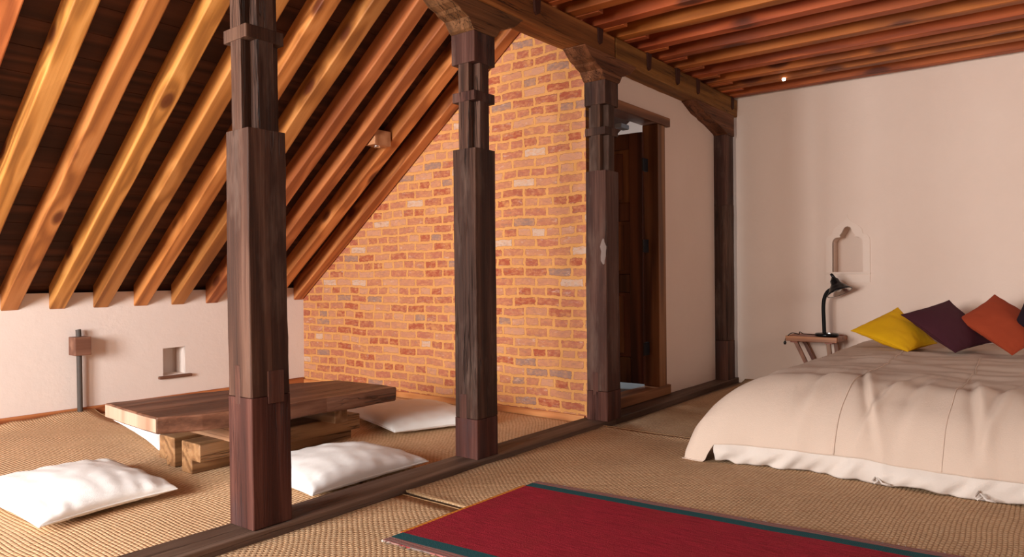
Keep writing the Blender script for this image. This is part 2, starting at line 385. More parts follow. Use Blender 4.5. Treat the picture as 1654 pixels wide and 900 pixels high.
# gable wall behind the camera, with two window openings
tag(plate('wall_near', [(XK-.2, 0), (XR+.2, 0), (XR+.2, 2.9), (XP+.1, 3.2), (XK-.2, .9)],
          [[(-4.05, .4), (-2.75, .4), (-2.75, 2.1), (-4.05, 1.95)], [(-2.36, 1.0), (-1.42, 1.0), (-1.42, 2.42), (-2.36, 2.42)]],
          .18, M['plaster'], None, (0, YS+.16, 0), UPX), **ST)
for i, (x0, x1, z0, z1) in enumerate(((-4.05, -2.75, .4, 1.95), (-2.36, -1.42, 1.0, 2.42))):
    wf = tag(plate('window_%d' % (i+1), [(x0, z0), (x1, z0), (x1, z1), (x0, z1)],
        [[(x0+.05, z0+.05), ((x0+x1)/2-.02, z0+.05), ((x0+x1)/2-.02, z1-.05), (x0+.05, z1-.05)],
         [((x0+x1)/2+.02, z0+.05), (x1-.05, z0+.05), (x1-.05, z1-.05), ((x0+x1)/2+.02, z1-.05)]], .05, M['jamb_z'], None, (0, YS+.10, 0), UPX), **ST)
tag(plate('wall_right', [(YS, 0), (YW+.1, 0), (YW+.1, 2.79), (YS, 2.79)], [[(3.7, 1.2), (5.5, 1.2), (5.5, 2.3), (3.7, 2.3)]], .15, M['plaster2'], None, (XR, 0, 0), UPY), **ST)
tag(plate('window_3', [(3.7, 1.2), (5.5, 1.2), (5.5, 2.3), (3.7, 2.3)], [[(3.75, 1.25), (4.58, 1.25), (4.58, 2.25), (3.75, 2.25)], [(4.62, 1.25), (5.45, 1.25), (5.45, 2.25), (4.62, 2.25)]], .05, M['jamb_z'], None, (XR-.06, 0, 0), UPY), **ST)  # made-up window frame for the added side fill

# headboard wall with the cusped niche
def arch(cx, z0, hw, hs, lw, zt, n=8):
    """cusped niche outline: straight sides to hs, shoulder curve in to lobe half width lw, pointed lobe to zt"""
    p = [(hw, z0), (hw, hs-.035)]
    for i in range(1, n): a = i/n*pi/2; p.append((hw-(hw-lw)*.75*(1-cos(a)), hs-.035+.045*sin(a)))
    p.append((lw, hs+.012)); p.append((lw+.004, hs+.03))
    for i in range(1, n):
        t = i/n; p.append((lw*(1-t)**.48*(1-.12*sin(t*pi)), hs+.03+(zt-hs-.03)*t))
    left = [(-x, z) for x, z in p[::-1]]
    return [(cx+x, z) for x, z in p+[(0, zt)]+left]
NC = -1.517
nich = arch(NC, 1.002, .118, 1.285, .055, 1.386)
tag(plate('wall_far', [(XP-.12, -.02), (XR+.1, -.02), (XR+.1, 2.79), (XP-.12, 2.79)], [nich], .02, M['plaster2'], None, (0, YW+.02, 0), UPX), **ST)
tag(box('wall_far_core', XP-.1, XR+.1, YW+.16, YW+.3, 0, 2.9, M['plaster2'], bev=0), **ST)
k = len(nich); V = [(x, YW+.001, z) for x, z in nich]+[(x, YW+.16, z) for x, z in nich]
tag(mk('trim_2', V, [(i, (i+1) % k, (i+1) % k+k, i+k) for i in range(k)], M['plaster2']), **ST)
# raised plaster surround of the niche
def ogee(cx, z0, hw, hs, zt, n=10):
    p = [(hw, z0), (hw, hs)]
    for i in range(1, n+1): a = i/n*pi/2; p.append((hw-.04*(1-cos(a)), hs+.05*sin(a)))
    p.append((hw-.055, hs+.062))
    for i in range(1, n):
        t = i/n; p.append(((hw-.055)*(1-t)**1.0 + .018*sin(t*2*pi), hs+.062+(zt-hs-.062)*t))
    left = [(-x, z) for x, z in p[::-1]]
    return [(cx+x, z) for x, z in p+[(0, zt)]+left]
pl = plate('trim_3', ogee(NC+.001, .915, .172, 1.265, 1.487), [arch(NC, 1.004, .1195, 1.286, .056, 1.389)], .006, M['relief'], None, (0, YW-.0005, 0), UPX)
tag(pl, **ST); bv = pl.modifiers.new('b', 'BEVEL'); bv.width = .003; bv.segments = 2
tag(box('trim_4', NC-.178, NC+.178, YW-.014, YW-.001, .985, 1.0, M['relief'], bev=.004), **ST)

# brick partition, up to the roof boards, and its board at the foot
tag(mk('wall_brick', *prism_geo([(XK-.1, 0), (XP+.04, 0), (XP+.04, 3.16), (XK-.1, .85)], 1, YB, YB+.14), M['brick']), **ST)
tag(box('baseboard_brick', XK, XP+.02, YB-.018, YB, 0, .056, M['base_x'], bev=.003), **ST)
tag(box('baseboard_left', XK, XK+.018, YS, YB-.018, 0, .072, M['pine_y'], bev=.003), **ST)

# plastered partition with the door opening, and the room beyond it
PX = -2.575
def dpoly(y0, y1, z0, z1): return [(y0, z0), (y1, z0), (y1, z1), (y0, z1)]
tag(plate('wall_partition', [(YB+.14, 0), (6.25, 0), (6.25, 2.43), (YW, 2.43), (YW, 2.75), (YB+.14, 2.75)], [dpoly(4.36, 5.2, .07, 2.2)], .10, M['plaster2'], None, (PX-.10, 0, 0), UPY), **ST)
tag(box('floor_beyond', -4.6, PX-.02, YB+.14, YW, .01, .10, M['pale_tile'], bev=0), **ST)
tag(box('wall_beyond', -4.7, -4.6, YB+.14, YW, 0, 1.72, M['plaster'], bev=0), **ST)
tag(box('wall_beyond_far', -4.6, XP-.12, YW, YW+.1, 0, 3.3, M['plaster'], bev=0), **ST)

dr = tag(bpy.data.objects.new('door_1', None), **ST); COL.objects.link(dr); dr.location = (PX, 4.3, 0)
def drbox(name, x0, x1, y0, y1, z0, z1, mat, par=dr, **kw):
    l = par.location if par is dr else Vector(kw.pop('off'))
    return box(name, x0-l[0], x1-l[0], y0-l[1], y1-l[1], z0-l[2], z1-l[2], mat, par, **kw)
drbox('header', PX-.11, PX+.035, 4.22, 5.30, 2.165, 2.235, M['jamb_y'], bev=.006)
drbox('jamb', PX-.11, PX+.025, 5.10, 5.225, .125, 2.165, M['jamb_z'], bev=.005)
drbox('jamb', PX-.11, PX+.025, 4.26, 4.36, .125, 2.165, M['jamb_z'], bev=.005)
drbox('threshold', PX-.11, PX+.03, 4.24, 5.29, .05, .125, M['jamb_y'], bev=.005)
# leaf swung open into the room beyond; it runs away from the hinge along -x
lf = bpy.data.objects.new('leaf', None); COL.objects.link(lf); lf.parent = dr; lf.location = (-.07, .755, .0); lf.rotation_euler = (0, 0, R(3))
LW = .72
def lbox(name, a0, a1, z0, z1, y0, y1, mat): return box(name, -a1, -a0, y0, y1, z0, z1, mat, lf, bev=.004)
lbox('stile', 0, .11, .15, 2.10, -.04, 0, M['door_z']); lbox('stile', LW-.11, LW, .15, 2.10, -.04, 0, M['door_z'])
for z0, z1 in ((.15, .35), (.86, 1.00), (1.42, 1.56), (1.98, 2.10)): lbox('rail', .11, LW-.11, z0, z1, -.039, -.001, M['door_z'])
for z0, z1 in ((.35, .86), (1.00, 1.42), (1.56, 1.98)): lbox('panel', .11, LW-.11, z0, z1, -.026, -.014, M['panel_z'])
for z0, z1 in ((.38, .83), (1.03, 1.39), (1.59, 1.95)): lbox('raised_field', .17, LW-.17, z0, z1, -.032, -.01, M['panel_z'])
for z in (.42, 1.22, 1.85): drbox('hinge', PX-.085, PX-.06, 5.015, 5.10, z-.05, z+.05, M['iron'], bev=.002)
drbox('door_closer', PX-.20, PX-.14, 4.83, 4.95, 2.115, 2.15, simple('closer', (.22, .27, .33), .4), bev=.006)

# roof boards and ceiling boards
def roofz(x): return zr(x)+.155
V, F = [], []
nb = 26; y0r, y1r = YS-.1, YW+.1
L0, L1 = XK-.12, -2.35
for i in range(nb):
    a = L0+(L1-L0)*i/nb; b = L0+(L1-L0)*(i+1)/nb-.004
    q = [(a, roofz(a)), (b, roofz(b)), (b, roofz(b)+.03), (a, roofz(a)+.03)]
    prism_geo(q, 1, y0r, y1r, verts=V, faces=F)
prism_geo([(L0, roofz(L0)+.03), (L1, roofz(L1)+.03), (L1, roofz(L1)+.06), (L0, roofz(L0)+.06)], 1, y0r, y1r, verts=V, faces=F)
tag(mk('ceiling_roof_boards', V, F, M['deck']), **ST)
V, F = [], []
ZD = ZJ+.155
for i in range(30):
    a = XP-.02+(XR-XP)*i/30; prism_geo(sq(a, a+(XR-XP)/30-.003, ZD, ZD+.025), 1, y0r, y1r, verts=V, faces=F)
prism_geo(sq(XP-.02, XR+.1, ZD+.025, ZD+.06), 1, y0r, y1r, verts=V, faces=F)
tag(mk('ceiling', V, F, M['ceildeck']), **ST)

# ------------------------------------------------------------------ rafters
TH = math.atan(SL)
RF = [1.695+.2895*i for i in range(-14, 8)]; RF += [3.995]
def rafter(y, i, label):
    L = 4.15; wd = .106 if y < 3.9 else .10; d = .135
    poly = [(0, 0), (wd, 0), (wd, d), (0, d)]
    V, F = prism_geo(poly, 0, 0, L, 28, .005, i*1.7+3, cut=lambda p, q: q*math.tan(TH) if q >= 0 else 0)
    o = mk('rafter', V, F, M['pine_x'], None, (XK+.001, y, zr(XK)), (0, -TH, 0), bev=.008, seg=3)
    tag(o, label, 'rafter', 'sloping pine rafters under the attic roof')
RL = {0: 'orange pine rafter meeting the knee wall at the left edge of the photo',
      1: 'orange pine rafter whose foot ends just left above the wooden wall box',
      2: 'orange pine rafter whose foot ends right above the wooden wall box',
      3: 'orange pine rafter footing between the wall box and the small knee wall niche',
      4: 'orange pine rafter whose foot ends just above the small knee wall niche',
      5: 'short looking pine rafter foot just left of the nearest dark post',
      6: 'pine rafter whose foot hides behind the nearest dark post',
      7: 'reddish pine rafter just right of the small wooden block, one before the brick wall',
      8: 'pine rafter lying against the sloping edge of the brick wall'}
for i, y in enumerate(RF):
    j = i-14
    if j < -4: continue
    if j >= 0: lab = RL[j]
    else: lab = ['pine rafter crossing the upper left corner of the photo, its foot out of frame', 'pine rafter nearest the left edge, only a corner of it showing', 'pine rafter beyond the left edge, third from the corner one', 'pine rafter beyond the left edge, nearest the window wall'][-j-1]
    rafter(y, j+9, lab)
# small wooden light block between two rafters
bl = empty('ceiling_light_block', (-4.10, 3.62, 1.972), 'small square wooden light block fixed between two rafters, high before the brick wall', 'light fitting')
box('block', -.055, .06, -.072, .085, 0, .11, M['blockwood'], bl, bev=.003)
lathe('bulb_socket', [(0, -.012), (.022, -.012), (.026, 0), (.026, .004)], M['silver'], bl, (0, 0, 0), n=20)

# ------------------------------------------------------------------ ceiling joists
FY = [4.37-.30*i for i in range(18, 0, -1)] + [4.37, 4.67, 4.98, 5.29, 5.60, 5.875, 6.13, 6.43]
FY = [f for f in FY if f > .6]
for i, f in enumerate(FY):
    n_last = len(FY)-1-i
    if n_last == 0: lab = 'ceiling joist lying against the headboard wall'
    else:
        word = ['', 'second', 'third', 'fourth', 'fifth', 'sixth', 'seventh', 'eighth', 'ninth', 'tenth', 'eleventh', 'twelfth', 'thirteenth', 'fourteenth', 'fifteenth', 'sixteenth', 'seventeenth', 'eighteenth', 'nineteenth', 'twentieth', 'twenty-first'][n_last]
        lab = 'orange brown ceiling joist, %s from the headboard wall' % word
    r = empty('ceiling_joist', (-2.46, f-.045, ZJ), lab, 'joist', 'pine joists over the bed')
    V, F = prism_geo([(-.045, 0), (.045, 0), (.045, .153), (-.045, .153)], 0, -.1, XR+2.44, 30, .005, i*2.3+1)
    mk('joist_beam', V, F, M['joist'], r, bev=.006, seg=3)
    V, F = prism_geo([(.047, -.004), (.102, -.004), (.102, .09), (.047, .09)], 0, -.08, .19, 3, .002, i)
    if f < 6.4: mk('spliced_stub', V, F, M['joist'], r, bev=.004)
sp = empty('ceiling_spotlight', (-1.884, 6.035, ZJ-.002), 'tiny lit bulb under the joists near the headboard wall', 'light')
lathe('bulb', [(0, -.022), (.010, -.019), (.014, -.010), (.012, 0), (0, .002)], M['bulb'], sp, (0, 0, 0), n=16)

# ------------------------------------------------------------------ sill, beams, posts
V, F = prism_geo(sq(-.185, .0, 0, .046), 1, YS+.2, 4.2, 40, .004, 5)
V = [(x+(-2.425+.012*min(max((y-1.5)/2.6, 0), 1)), y, max(z, -.0)) for x, y, z in V]
o = mk('timber_sill', V, F, M['sill'], None, bev=.005); tag(o, 'worn dark timber sill on the floor running under the three nearer posts', 'sill')
V, F = prism_geo(sq(-.185, .0, 0, .046), 1, 4.2, YW-.002, 20, .004, 8)
V = [(x-2.413-.04*(y-4.2)/2.3, y, max(z, 0)) for x, y, z in V]
o = mk('timber_sill', V, F, M['sill'], None, bev=.005); tag(o, 'dark timber sill on the floor before the door, ending at the corner post', 'sill')

def beam(name, y0, y1, xa, xb, label, pegs, seed):
    r = empty(name, (xa, y0, 2.43), label, 'beam')
    V, F = prism_geo(sq(-.15, 0, 0, .157), 1, 0, y1-y0, 36, .007, seed)
    V = [(x+(xb-xa)*y/(y1-y0), y, z) for x, y, z in V]
    mk('beam_timber', V, F, M['beam'], r, bev=.008)
    for (y, z0) in pegs:
        xx = (xb-xa)*(y-y0)/(y1-y0)
        V, F = prism_geo([(-.038, .16), (-.030, z0-2.43), (-.012, z0-2.447), (.018, z0-2.43), (.028, .16)], 0, xx-.03, xx+.012)
        V = [(a, b_+(y-y0), c_) for a, b_, c_ in V]
        mk('wedge_peg', V, F, M['peg'], r, bev=.003)
    return r
beam('crossbeam', YS+.17, 4.235, -2.425, -2.425, 'long dark beam carried by the three nearer posts, its end butting a seam', [(4.04, 2.50), (3.35, 2.50), (2.7, 2.5)], 3)
beam('crossbeam', 4.24, YW-.002, -2.42, -2.45, 'brown beam above the door, running from the seam to the headboard wall', [(4.72, 2.48), (5.21, 2.478), (5.60, 2.48), (6.37, 2.49)], 9)

def cruci(h, c):
    a = h-c
    return [(-a, -h), (a, -h), (a, -a), (h, -a), (h, a), (a, a), (a, h), (-a, h), (-a, a), (-h, a), (-h, -a), (-a, -a)]
def octs(h, c=.004):
    return [(x*.95, y*1.02) for x, y in _octs(h, c)]
def _octs(h, c): return [(-h+c, -h), (h-c, -h), (h, -h+c), (h, h-c), (h-c, h), (-h+c, h), (-h, h-c), (-h, -h+c)]
def bracket_profile(span_l, span_r, ztop, zb, left_wall=False):
    """underside of the carved bracket: post bottom height zb, two lobes rising to the beam"""
    d = ztop-zb
    half = [(.085, 0), (.10, .01*d/.16), (.125, .055*d/.16), (.175, .072*d/.16), (.19, .085*d/.16), (.235, .098*d/.16), (.27, .125*d/.16), (.30, .150*d/.16), (.31, .153*d/.16)]
    pr = [(x, zb+z) for x, z in half]
    r_ = [(x*span_r/.31 if x > .1 else x, z) for x, z in pr]; l_ = [(-(x*span_l/.31 if x > .1 else x), z) for x, z in pr]
    return r_, l_
def post(xc, yc, label, hz, foot_z, tong, seed, sh=1.62, taper=.0, spans=(.33, .33), seg_neck=True, lean=0, flat=.0):
    r = empty('wooden_post', (xc, yc, .046), label, 'post', 'dark timber posts along the sill')
    r.rotation_euler = (0, lean, 0)
    h = .0815; Z = lambda z: z-.046
    V, F = prism_geo(octs(h), 2, Z(foot_z), Z(sh), 14, .004, seed)
    for i, v in enumerate(V):
        t = max(0, (v[2]-0)/1.5); V[i] = (v[0]*(1.0+taper*(1-t)), v[1]*(1.0+taper*(1-t)), v[2])
    mk('shaft', V, F, M['post'], r, bev=.003)
    f = h*(1+taper)+.0015
    V, F = prism_geo(octs(f), 2, 0, Z(foot_z)-.002, 5, .003, seed+1)
    ft = mk('spliced_foot', V, F, M['foot'], r, bev=.003)
    for (dx, w_, top, face) in tong:
        if face == 'y': g = sq(dx-w_/2, dx+w_/2, -f-.0015, -f+.02)
        else: g = sq(f-.02, f+.0015, dx-w_/2, dx+w_/2)
        V, F = prism_geo(g, 2, Z(foot_z)-.03, Z(top), 1)
        mk('scarf_tongue', V, F, M['foot'], ft, bev=.002)
    if seg_neck:
        V, F = prism_geo([(x*.95, y*1.02) for x, y in cruci(h-.002, .043)], 2, Z(sh)-.01, Z(hz)-.01, 10, .003, seed+2)
        mk('neck', V, F, M['post'], r, bev=.003)
        V, F = prism_geo(octs(h+.002, .006), 2, Z(1.905), Z(1.962)); 
        # collar of short cross tenons
        V, F = [], []
        prism_geo(octs(h+.001), 2, Z(1.912), Z(1.963), verts=V, faces=F)
        mk('collar', V, F, M['post'], r, bev=.003)
        V, F = prism_geo(octs(h+.003), 2, Z(2.11), Z(hz)); mk('capital', V, F, M['post'], r, bev=.004)
    else:
        V, F = prism_geo(octs(h), 2, Z(sh)-.01, Z(hz), 6, .003, seed+2); mk('neck', V, F, M['post'], r, bev=.003)
    rp, lp = bracket_profile(spans[0], spans[1], 2.43, hz)
    if flat:   # corner post: bracket only towards the room
        rp = [(.085, hz), (.085, 2.43)]
    top = [(rp[-1][0], 2.432), (lp[-1][0], 2.432)]
    loop = [(y, Z(z)) for y, z in (lp[::-1] + rp + top)]
    V, F = prism_geo(loop, 0, -.082, .085)
    mk('bracket', V, F, M['bracket'], r, bev=.004)
    return r
post(-2.523, 1.615, 'nearest and tallest looking dark post, with red brown spliced foot', 2.27, .545, [(-.012, .034, .665, 'y'), (.02, .07, .64, 'x')], 11, sh=1.57, taper=.02, lean=-.010)
post(-2.523, 2.905, 'weathered grey brown post between the floor cushions and the brick wall, second from the left', 2.27, .255, [(-.02, .05, .38, 'y')], 21, sh=1.665, taper=.0)
post(-2.478, 4.14, 'dark post at the end of the brick wall beside the door, with a pale scar', 2.265, .24, [(-.01, .04, .36, 'y')], 31, sh=1.68, taper=.02)
p3 = [o for o in COL.objects if o.name == 'wooden_post.002'][0]
V = [(.056+.020*cos(t*pi/8)*(1+.3*sin(t*2.1)), 0, 1.15-.046+.085*sin(t*pi/8)) for t in range(16)]
V = [(x, -.0865, z) for x, _, z in V]+[(x, -.075, z) for x, _, z in V]
tag(mk('pale_scar', V, [tuple(range(16)), tuple(range(16, 32))[::-1]]+[(i, (i+1) % 16, (i+1) % 16+16, i+16) for i in range(16)], M['scar'], p3), 'pale scar on the post')
post(-2.535, 6.335, 'dark corner post against the headboard wall', 2.24, .40, [], 41, sh=1.62, seg_neck=False, flat=1, spans=(.75, .3))

# ------------------------------------------------------------------ wall box on conduit, niche shelf
wb = empty('wall_socket_box', (XK+.045, 2.165, .012), 'square wooden box on a dark upright pipe against the low white wall', 'wall box')
tube('pipe', catmull([(0, -.002, 0), (-.002, -.002, .2), (.0, -.004, .4), (-.001, -.006, .59), (-.004, -.008, .628)], 6), .018, M['conduit'], wb, 12)
box('box', -.03, .085, -.062, .045, .447, .578, M['boxwood'], wb, bev=.004)
tag(box('niche_shelf', XK-.12, XK+.03, 2.745, 3.01, .208, .231, M['boxwood'], bev=.006), 'thin reddish wooden ledge under the small square niche', 'shelf')

# ------------------------------------------------------------------ low slab table
lt = empty('low_table', (-3.68, 2.3, .012), 'long low table, thick rough wood slab on heavy block bearers', 'table')
sp2 = [(-4.11, 1.70), (-3.79, 1.672), (-3.462, 1.662), (-3.37, 1.84), (-3.30, 2.03), (-3.25, 2.25), (-3.262, 2.5), (-3.235, 2.75), (-3.228, 2.985), (-3.40, 2.99), (-3.60, 2.985), (-3.76, 2.965), (-3.86, 2.75), (-3.93, 2.5), (-3.99, 2.2), (-4.06, 1.95)]
sp2 = [(x*.986, y*.986) for x, y in sp2]; pts = []
for i in range(len(sp2)):
    a_, b_ = Vector((*sp2[i], 0)), Vector((*sp2[(i+1) % len(sp2)], 0))
    for q in range(4): pts.append(a_.lerp(b_, q/4))
V, F = [], []; k = len(pts)
for lev, (z, s_) in enumerate(((.264, .990), (.272, 1.0), (.338, 1.0), (.345, .996))):
    for i, p in enumerate(pts):
        e = 1+.007*noise.noise(Vector((p.x*7, p.y*7, lev*1.3)))
        dz = .006*noise.noise(Vector((p.x*4, p.y*4, 0)))
        V.append(((p.x+3.68)*s_*e, (p.y-2.3)*s_*e, z+dz-.012))
for l in range(3):
    for i in range(k): F.append((l*k+i, l*k+(i+1) % k, (l+1)*k+(i+1) % k, (l+1)*k+i))
F.append(tuple(range(k))[::-1]); F.append(tuple(3*k+i for i in range(k)))
mk('table_slab', V, F, M['slab'], lt, bev=.003)
ends = [p for p in pts if p.y < 1.69 and p.x < -3.41]; ends.sort(key=lambda p: p.x)
V, F = [], []
for p in ends:
    for dy, z in ((-.0045, .273), (-.0045, .337), (.004, .337), (.004, .273)):
        e = 1+.007*noise.noise(Vector((p.x*7, p.y*7, 1.3)))
        V.append(((p.x+3.68)*e, (p.y-2.3)*e+dy, z-.012+.006*noise.noise(Vector((p.x*4, p.y*4, 0)))))
for i in range(len(ends)-1):
    for q in range(4): F.append((i*4+q, i*4+(q+1) % 4, i*4+4+(q+1) % 4, i*4+4+q))
F += [(0, 1, 2, 3), tuple(len(V)-4+q for q in range(4))]
tag(mk('sawn_end', V, F, M['endgrain'], lt, bev=.001), 'pale sawn end of the slab')
V, F = prism_geo([(-.09, .16), (.09, .16), (.09, .07), (.01, .07), (.01, 0), (-.09, 0)], 1, -.44, .575, 6, .004, 3)
mk('runner', V, F, M['runner'], lt, (.155, 0, 0), bev=.005)
V, F = prism_geo([(-.085, .155), (.075, .155), (.075, 0), (-.01, 0), (-.01, .03), (-.085, .03)], 1, -.43, .575, 6, .004, 6)
mk('runner', V, F, M['runner'], lt, (-.105, 0, 0), bev=.005)
mk('bearer', *prism_geo(sq(-.30, .40, .157, .272), 1, -.31, -.20, 4, .003, 8), M['bearer'], lt, bev=.004)
mk('bearer', *prism_geo([(-.30, .157), (.37, .157), (.37, .272), (.13, .272), (.13, .225), (.03, .225), (.03, .272), (-.30, .272)], 1, .29, .38), M['bearer'], lt, bev=.004)

# ------------------------------------------------------------------ cushions
def cushion(name, cs, th, mat, label, cat, group=None, flat=0, N_=30, seed=0, crease=.012, pinch=.035, seam=True, sag=None, puff=.34):
    c = [Vector(p) for p in cs]; o0 = sum(c, Vector())/4
    nrm = (c[1]-c[0]).cross(c[3]-c[0]).normalized()
    def surf(u, v, side):
        # u,v in 0..1; edges bow inward between the corners
        uu = u+pinch*sin(pi*v)*(1-2*u)*(1 if abs(2*u-1) > .0 else 0)*abs(2*u-1)**1.5
        vv = v+pinch*sin(pi*u)*(1-2*v)*abs(2*v-1)**1.5
        p = c[0]*(1-uu)*(1-vv)+c[1]*uu*(1-vv)+c[2]*uu*vv+c[3]*(1-uu)*vv
        a = max(0, 1-(2*u-1)**2); b = max(0, 1-(2*v-1)**2)
        prof = (a*b)**puff
        ed = (1-(a*b))**2
        q = Vector((u*3+seed, v*3, side))
        w_ = noise.noise(q*1.3)*.10*prof
        cr = crease*prof**.5*(noise.noise(Vector((u*14+seed, v*3.5, 3)))*(1-b) + noise.noise(Vector((u*3.5+seed, v*14, 5)))*(1-a))
        cr += crease*.35*noise.noise(Vector((u*9+seed*2, v*9, 7)))*prof
        hgt = th*(prof+w_)+cr
        if side < 0:
            hgt = -hgt*(flat if flat else 1)
        else: hgt = hgt
        return p+nrm*hgt
    V, F = [], []; idx = {}
    for side in (1, -1):
        for i in range(N_+1):
            for j in range(N_+1):
                edge = i in (0, N_) or j in (0, N_)
                if side < 0 and edge: idx[(side, i, j)] = idx[(1, i, j)]; continue
                # concentrate samples at edges
                u = .5-.5*cos(pi*i/N_); v = .5-.5*cos(pi*j/N_)
                pp = surf(u, v, side)
                if flat and side < 0: pp.z = max(pp.z, .013)
                if flat and side > 0: pp.z = max(pp.z, .016)
                idx[(side, i, j)] = len(V); V.append(pp-o0)
        for i in range(N_):
            for j in range(N_):
                F.append((idx[(side, i, j)], idx[(side, i+1, j)], idx[(side, i+1, j+1)], idx[(side, i, j+1)]))
    r = empty(name, o0, label, cat, group)
    o = mk('cushion_cover', V, F, mat, r, smooth=True)
    sb = o.modifiers.new('s', 'SUBSURF'); sb.levels = 1; sb.render_levels = 1
    if seam:
        ring = [idx[(1, i, 0)] for i in range(N_+1)]+[idx[(1, N_, j)] for j in range(1, N_+1)]+[idx[(1, i, N_)] for i in range(N_-1, -1, -1)]+[idx[(1, 0, j)] for j in range(N_-1, 0, -1)]
        pts = [V[i] for i in ring]; pts.append(pts[0])
        tube('piping', pts, .0035, mat, o, 6)
    return r
WG = 'white floor cushions around the low table'
cushion('floor_cushion', [(-3.16, 1.06, .045), (-3.19, 1.62, .055), (-3.95, 1.66, .05), (-3.98, 1.02, .05)], .085, M['white_cotton'], 'white floor cushion at the left edge, in front of the low table', 'cushion', WG, flat=.42, seed=1, crease=.022)
cushion('floor_cushion', [(-2.655, 1.95, .04), (-2.645, 2.66, .045), (-3.20, 2.66, .05), (-3.28, 1.97, .05)], .085, M['white_cotton'], 'white floor cushion lying against the sill between the two nearest posts', 'cushion', WG, flat=.42, seed=5, crease=.02)
cushion('floor_cushion', [(-3.285, 3.02, .05), (-3.03, 3.60, .055), (-3.75, 3.84, .06), (-4.03, 3.21, .07)], .085, M['white_cotton'], 'cream floor cushion at the far end of the low table, near the brick wall', 'cushion', WG, flat=.45, seed=9, crease=.014)
cushion('floor_cushion', [(-4.02, 1.94, .05), (-4.05, 2.58, .05), (-4.78, 2.66, .06), (-4.95, 2.10, .08)], .075, M['white_cotton'], 'white floor cushion half hidden under the left side of the low table', 'cushion', WG, flat=.5, seed=13, crease=.012)

# ------------------------------------------------------------------ seagrass mats
def mat_(name, x0, x1, y0, y1, label, z=.012, curl=(), nx=70, ny=60, seed=0, skew=0):
    V, F = [], []
    def top(x, y):
        zz = z+.002*noise.noise(Vector((x*2, y*2, seed)))
        for kind, pos, amp, wid, lo, hi in curl:
            d = abs(x-pos) if kind == 'x' else abs(y-pos)
            o_ = y if kind == 'x' else x
            f = max(0, min(1, (o_-lo)/.12))*max(0, min(1, (hi-o_)/.12)) if hi-lo < 50 else 1
            if d < wid: zz += amp*f*(1-d/wid)**2*(.8+.4*noise.noise(Vector((x*3, y*3, 2))))
        return zz
    for i in range(nx+1):
        for j in range(ny+1):
            u = i/nx; v = j/ny; x = x0+(x1-x0)*u; y = y0+(y1-y0)*v+skew*u
            if i in (0, nx): x += .004*noise.noise(Vector((y*9, seed, 1)))
            if j in (0, ny): y += .005*noise.noise(Vector((x*9, seed, 1)))
            V.append((x, y, top(x, y)))
    n1 = len(V)
    for i in range(nx+1):
        for j in range(ny+1):
            v = V[i*(ny+1)+j]; V.append((v[0], v[1], v[2]-.0095))
    q = lambda i, j, s=0: s*n1+i*(ny+1)+j
    for i in range(nx):
        for j in range(ny):
            F.append((q(i,j), q(i+1,j), q(i+1,j+1), q(i,j+1))); F.append((q(i,j,1), q(i,j+1,1), q(i+1,j+1,1), q(i+1,j,1)))
    for i in range(nx): F.append((q(i,0), q(i,0,1), q(i+1,0,1), q(i+1,0))); F.append((q(i,ny), q(i+1,ny), q(i+1,ny,1), q(i,ny,1)))
    for j in range(ny): F.append((q(0,j), q(0,j+1), q(0,j+1,1), q(0,j,1))); F.append((q(nx,j), q(nx,j,1), q(nx,j+1,1), q(nx,j+1)))
    c = Vector(((x0+x1)/2, (y0+y1)/2, 0)); V = [(a-c.x, b-c.y, d) for a, b, d in V]
    r = empty(name, c, label, 'mat', 'seagrass mats covering the floor')
    mk('woven_mat', V, F, M['seagrass' if x1 < -2 else 'seagrass_y_dimmed'], r, smooth=True)
    # bound edge along the two long sides
    for jj in (0, ny):
        tube('bound_edge', [Vector(V[i*(ny+1)+jj])+Vector((0, 0, -.001)) for i in range(nx+1)], .0032, M['mat_edge'], r, 6)
M['mat_edge'] = cloth('mat_edge', (.30, .17, .08), (.40, .25, .13))
LX0, LX1, BX0 = XK+.03, -2.62, -2.412
mat_('seagrass_mat', LX0, LX1, YS+.2, 2.262, 'seagrass mat left of the sill, nearest, curling up at the low white wall', curl=[('x', LX0, .055, .35, 1.6, 2.45)], seed=1)
mat_('seagrass_mat', LX0, LX1, 2.275, YB-.03, 'seagrass mat under the low table reaching the brick wall', seed=2)
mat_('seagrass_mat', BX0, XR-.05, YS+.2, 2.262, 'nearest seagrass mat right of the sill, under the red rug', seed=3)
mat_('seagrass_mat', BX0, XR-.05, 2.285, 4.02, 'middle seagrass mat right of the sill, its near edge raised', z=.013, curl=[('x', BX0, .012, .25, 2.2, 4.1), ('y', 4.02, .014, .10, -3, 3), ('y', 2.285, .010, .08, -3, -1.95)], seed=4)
mat_('seagrass_mat', BX0+.02, XR-.05, 4.035, YW-.01, 'seagrass mat before the door and under the bed', curl=[('y', YW, .045, .18, -9, 99)], seed=5)

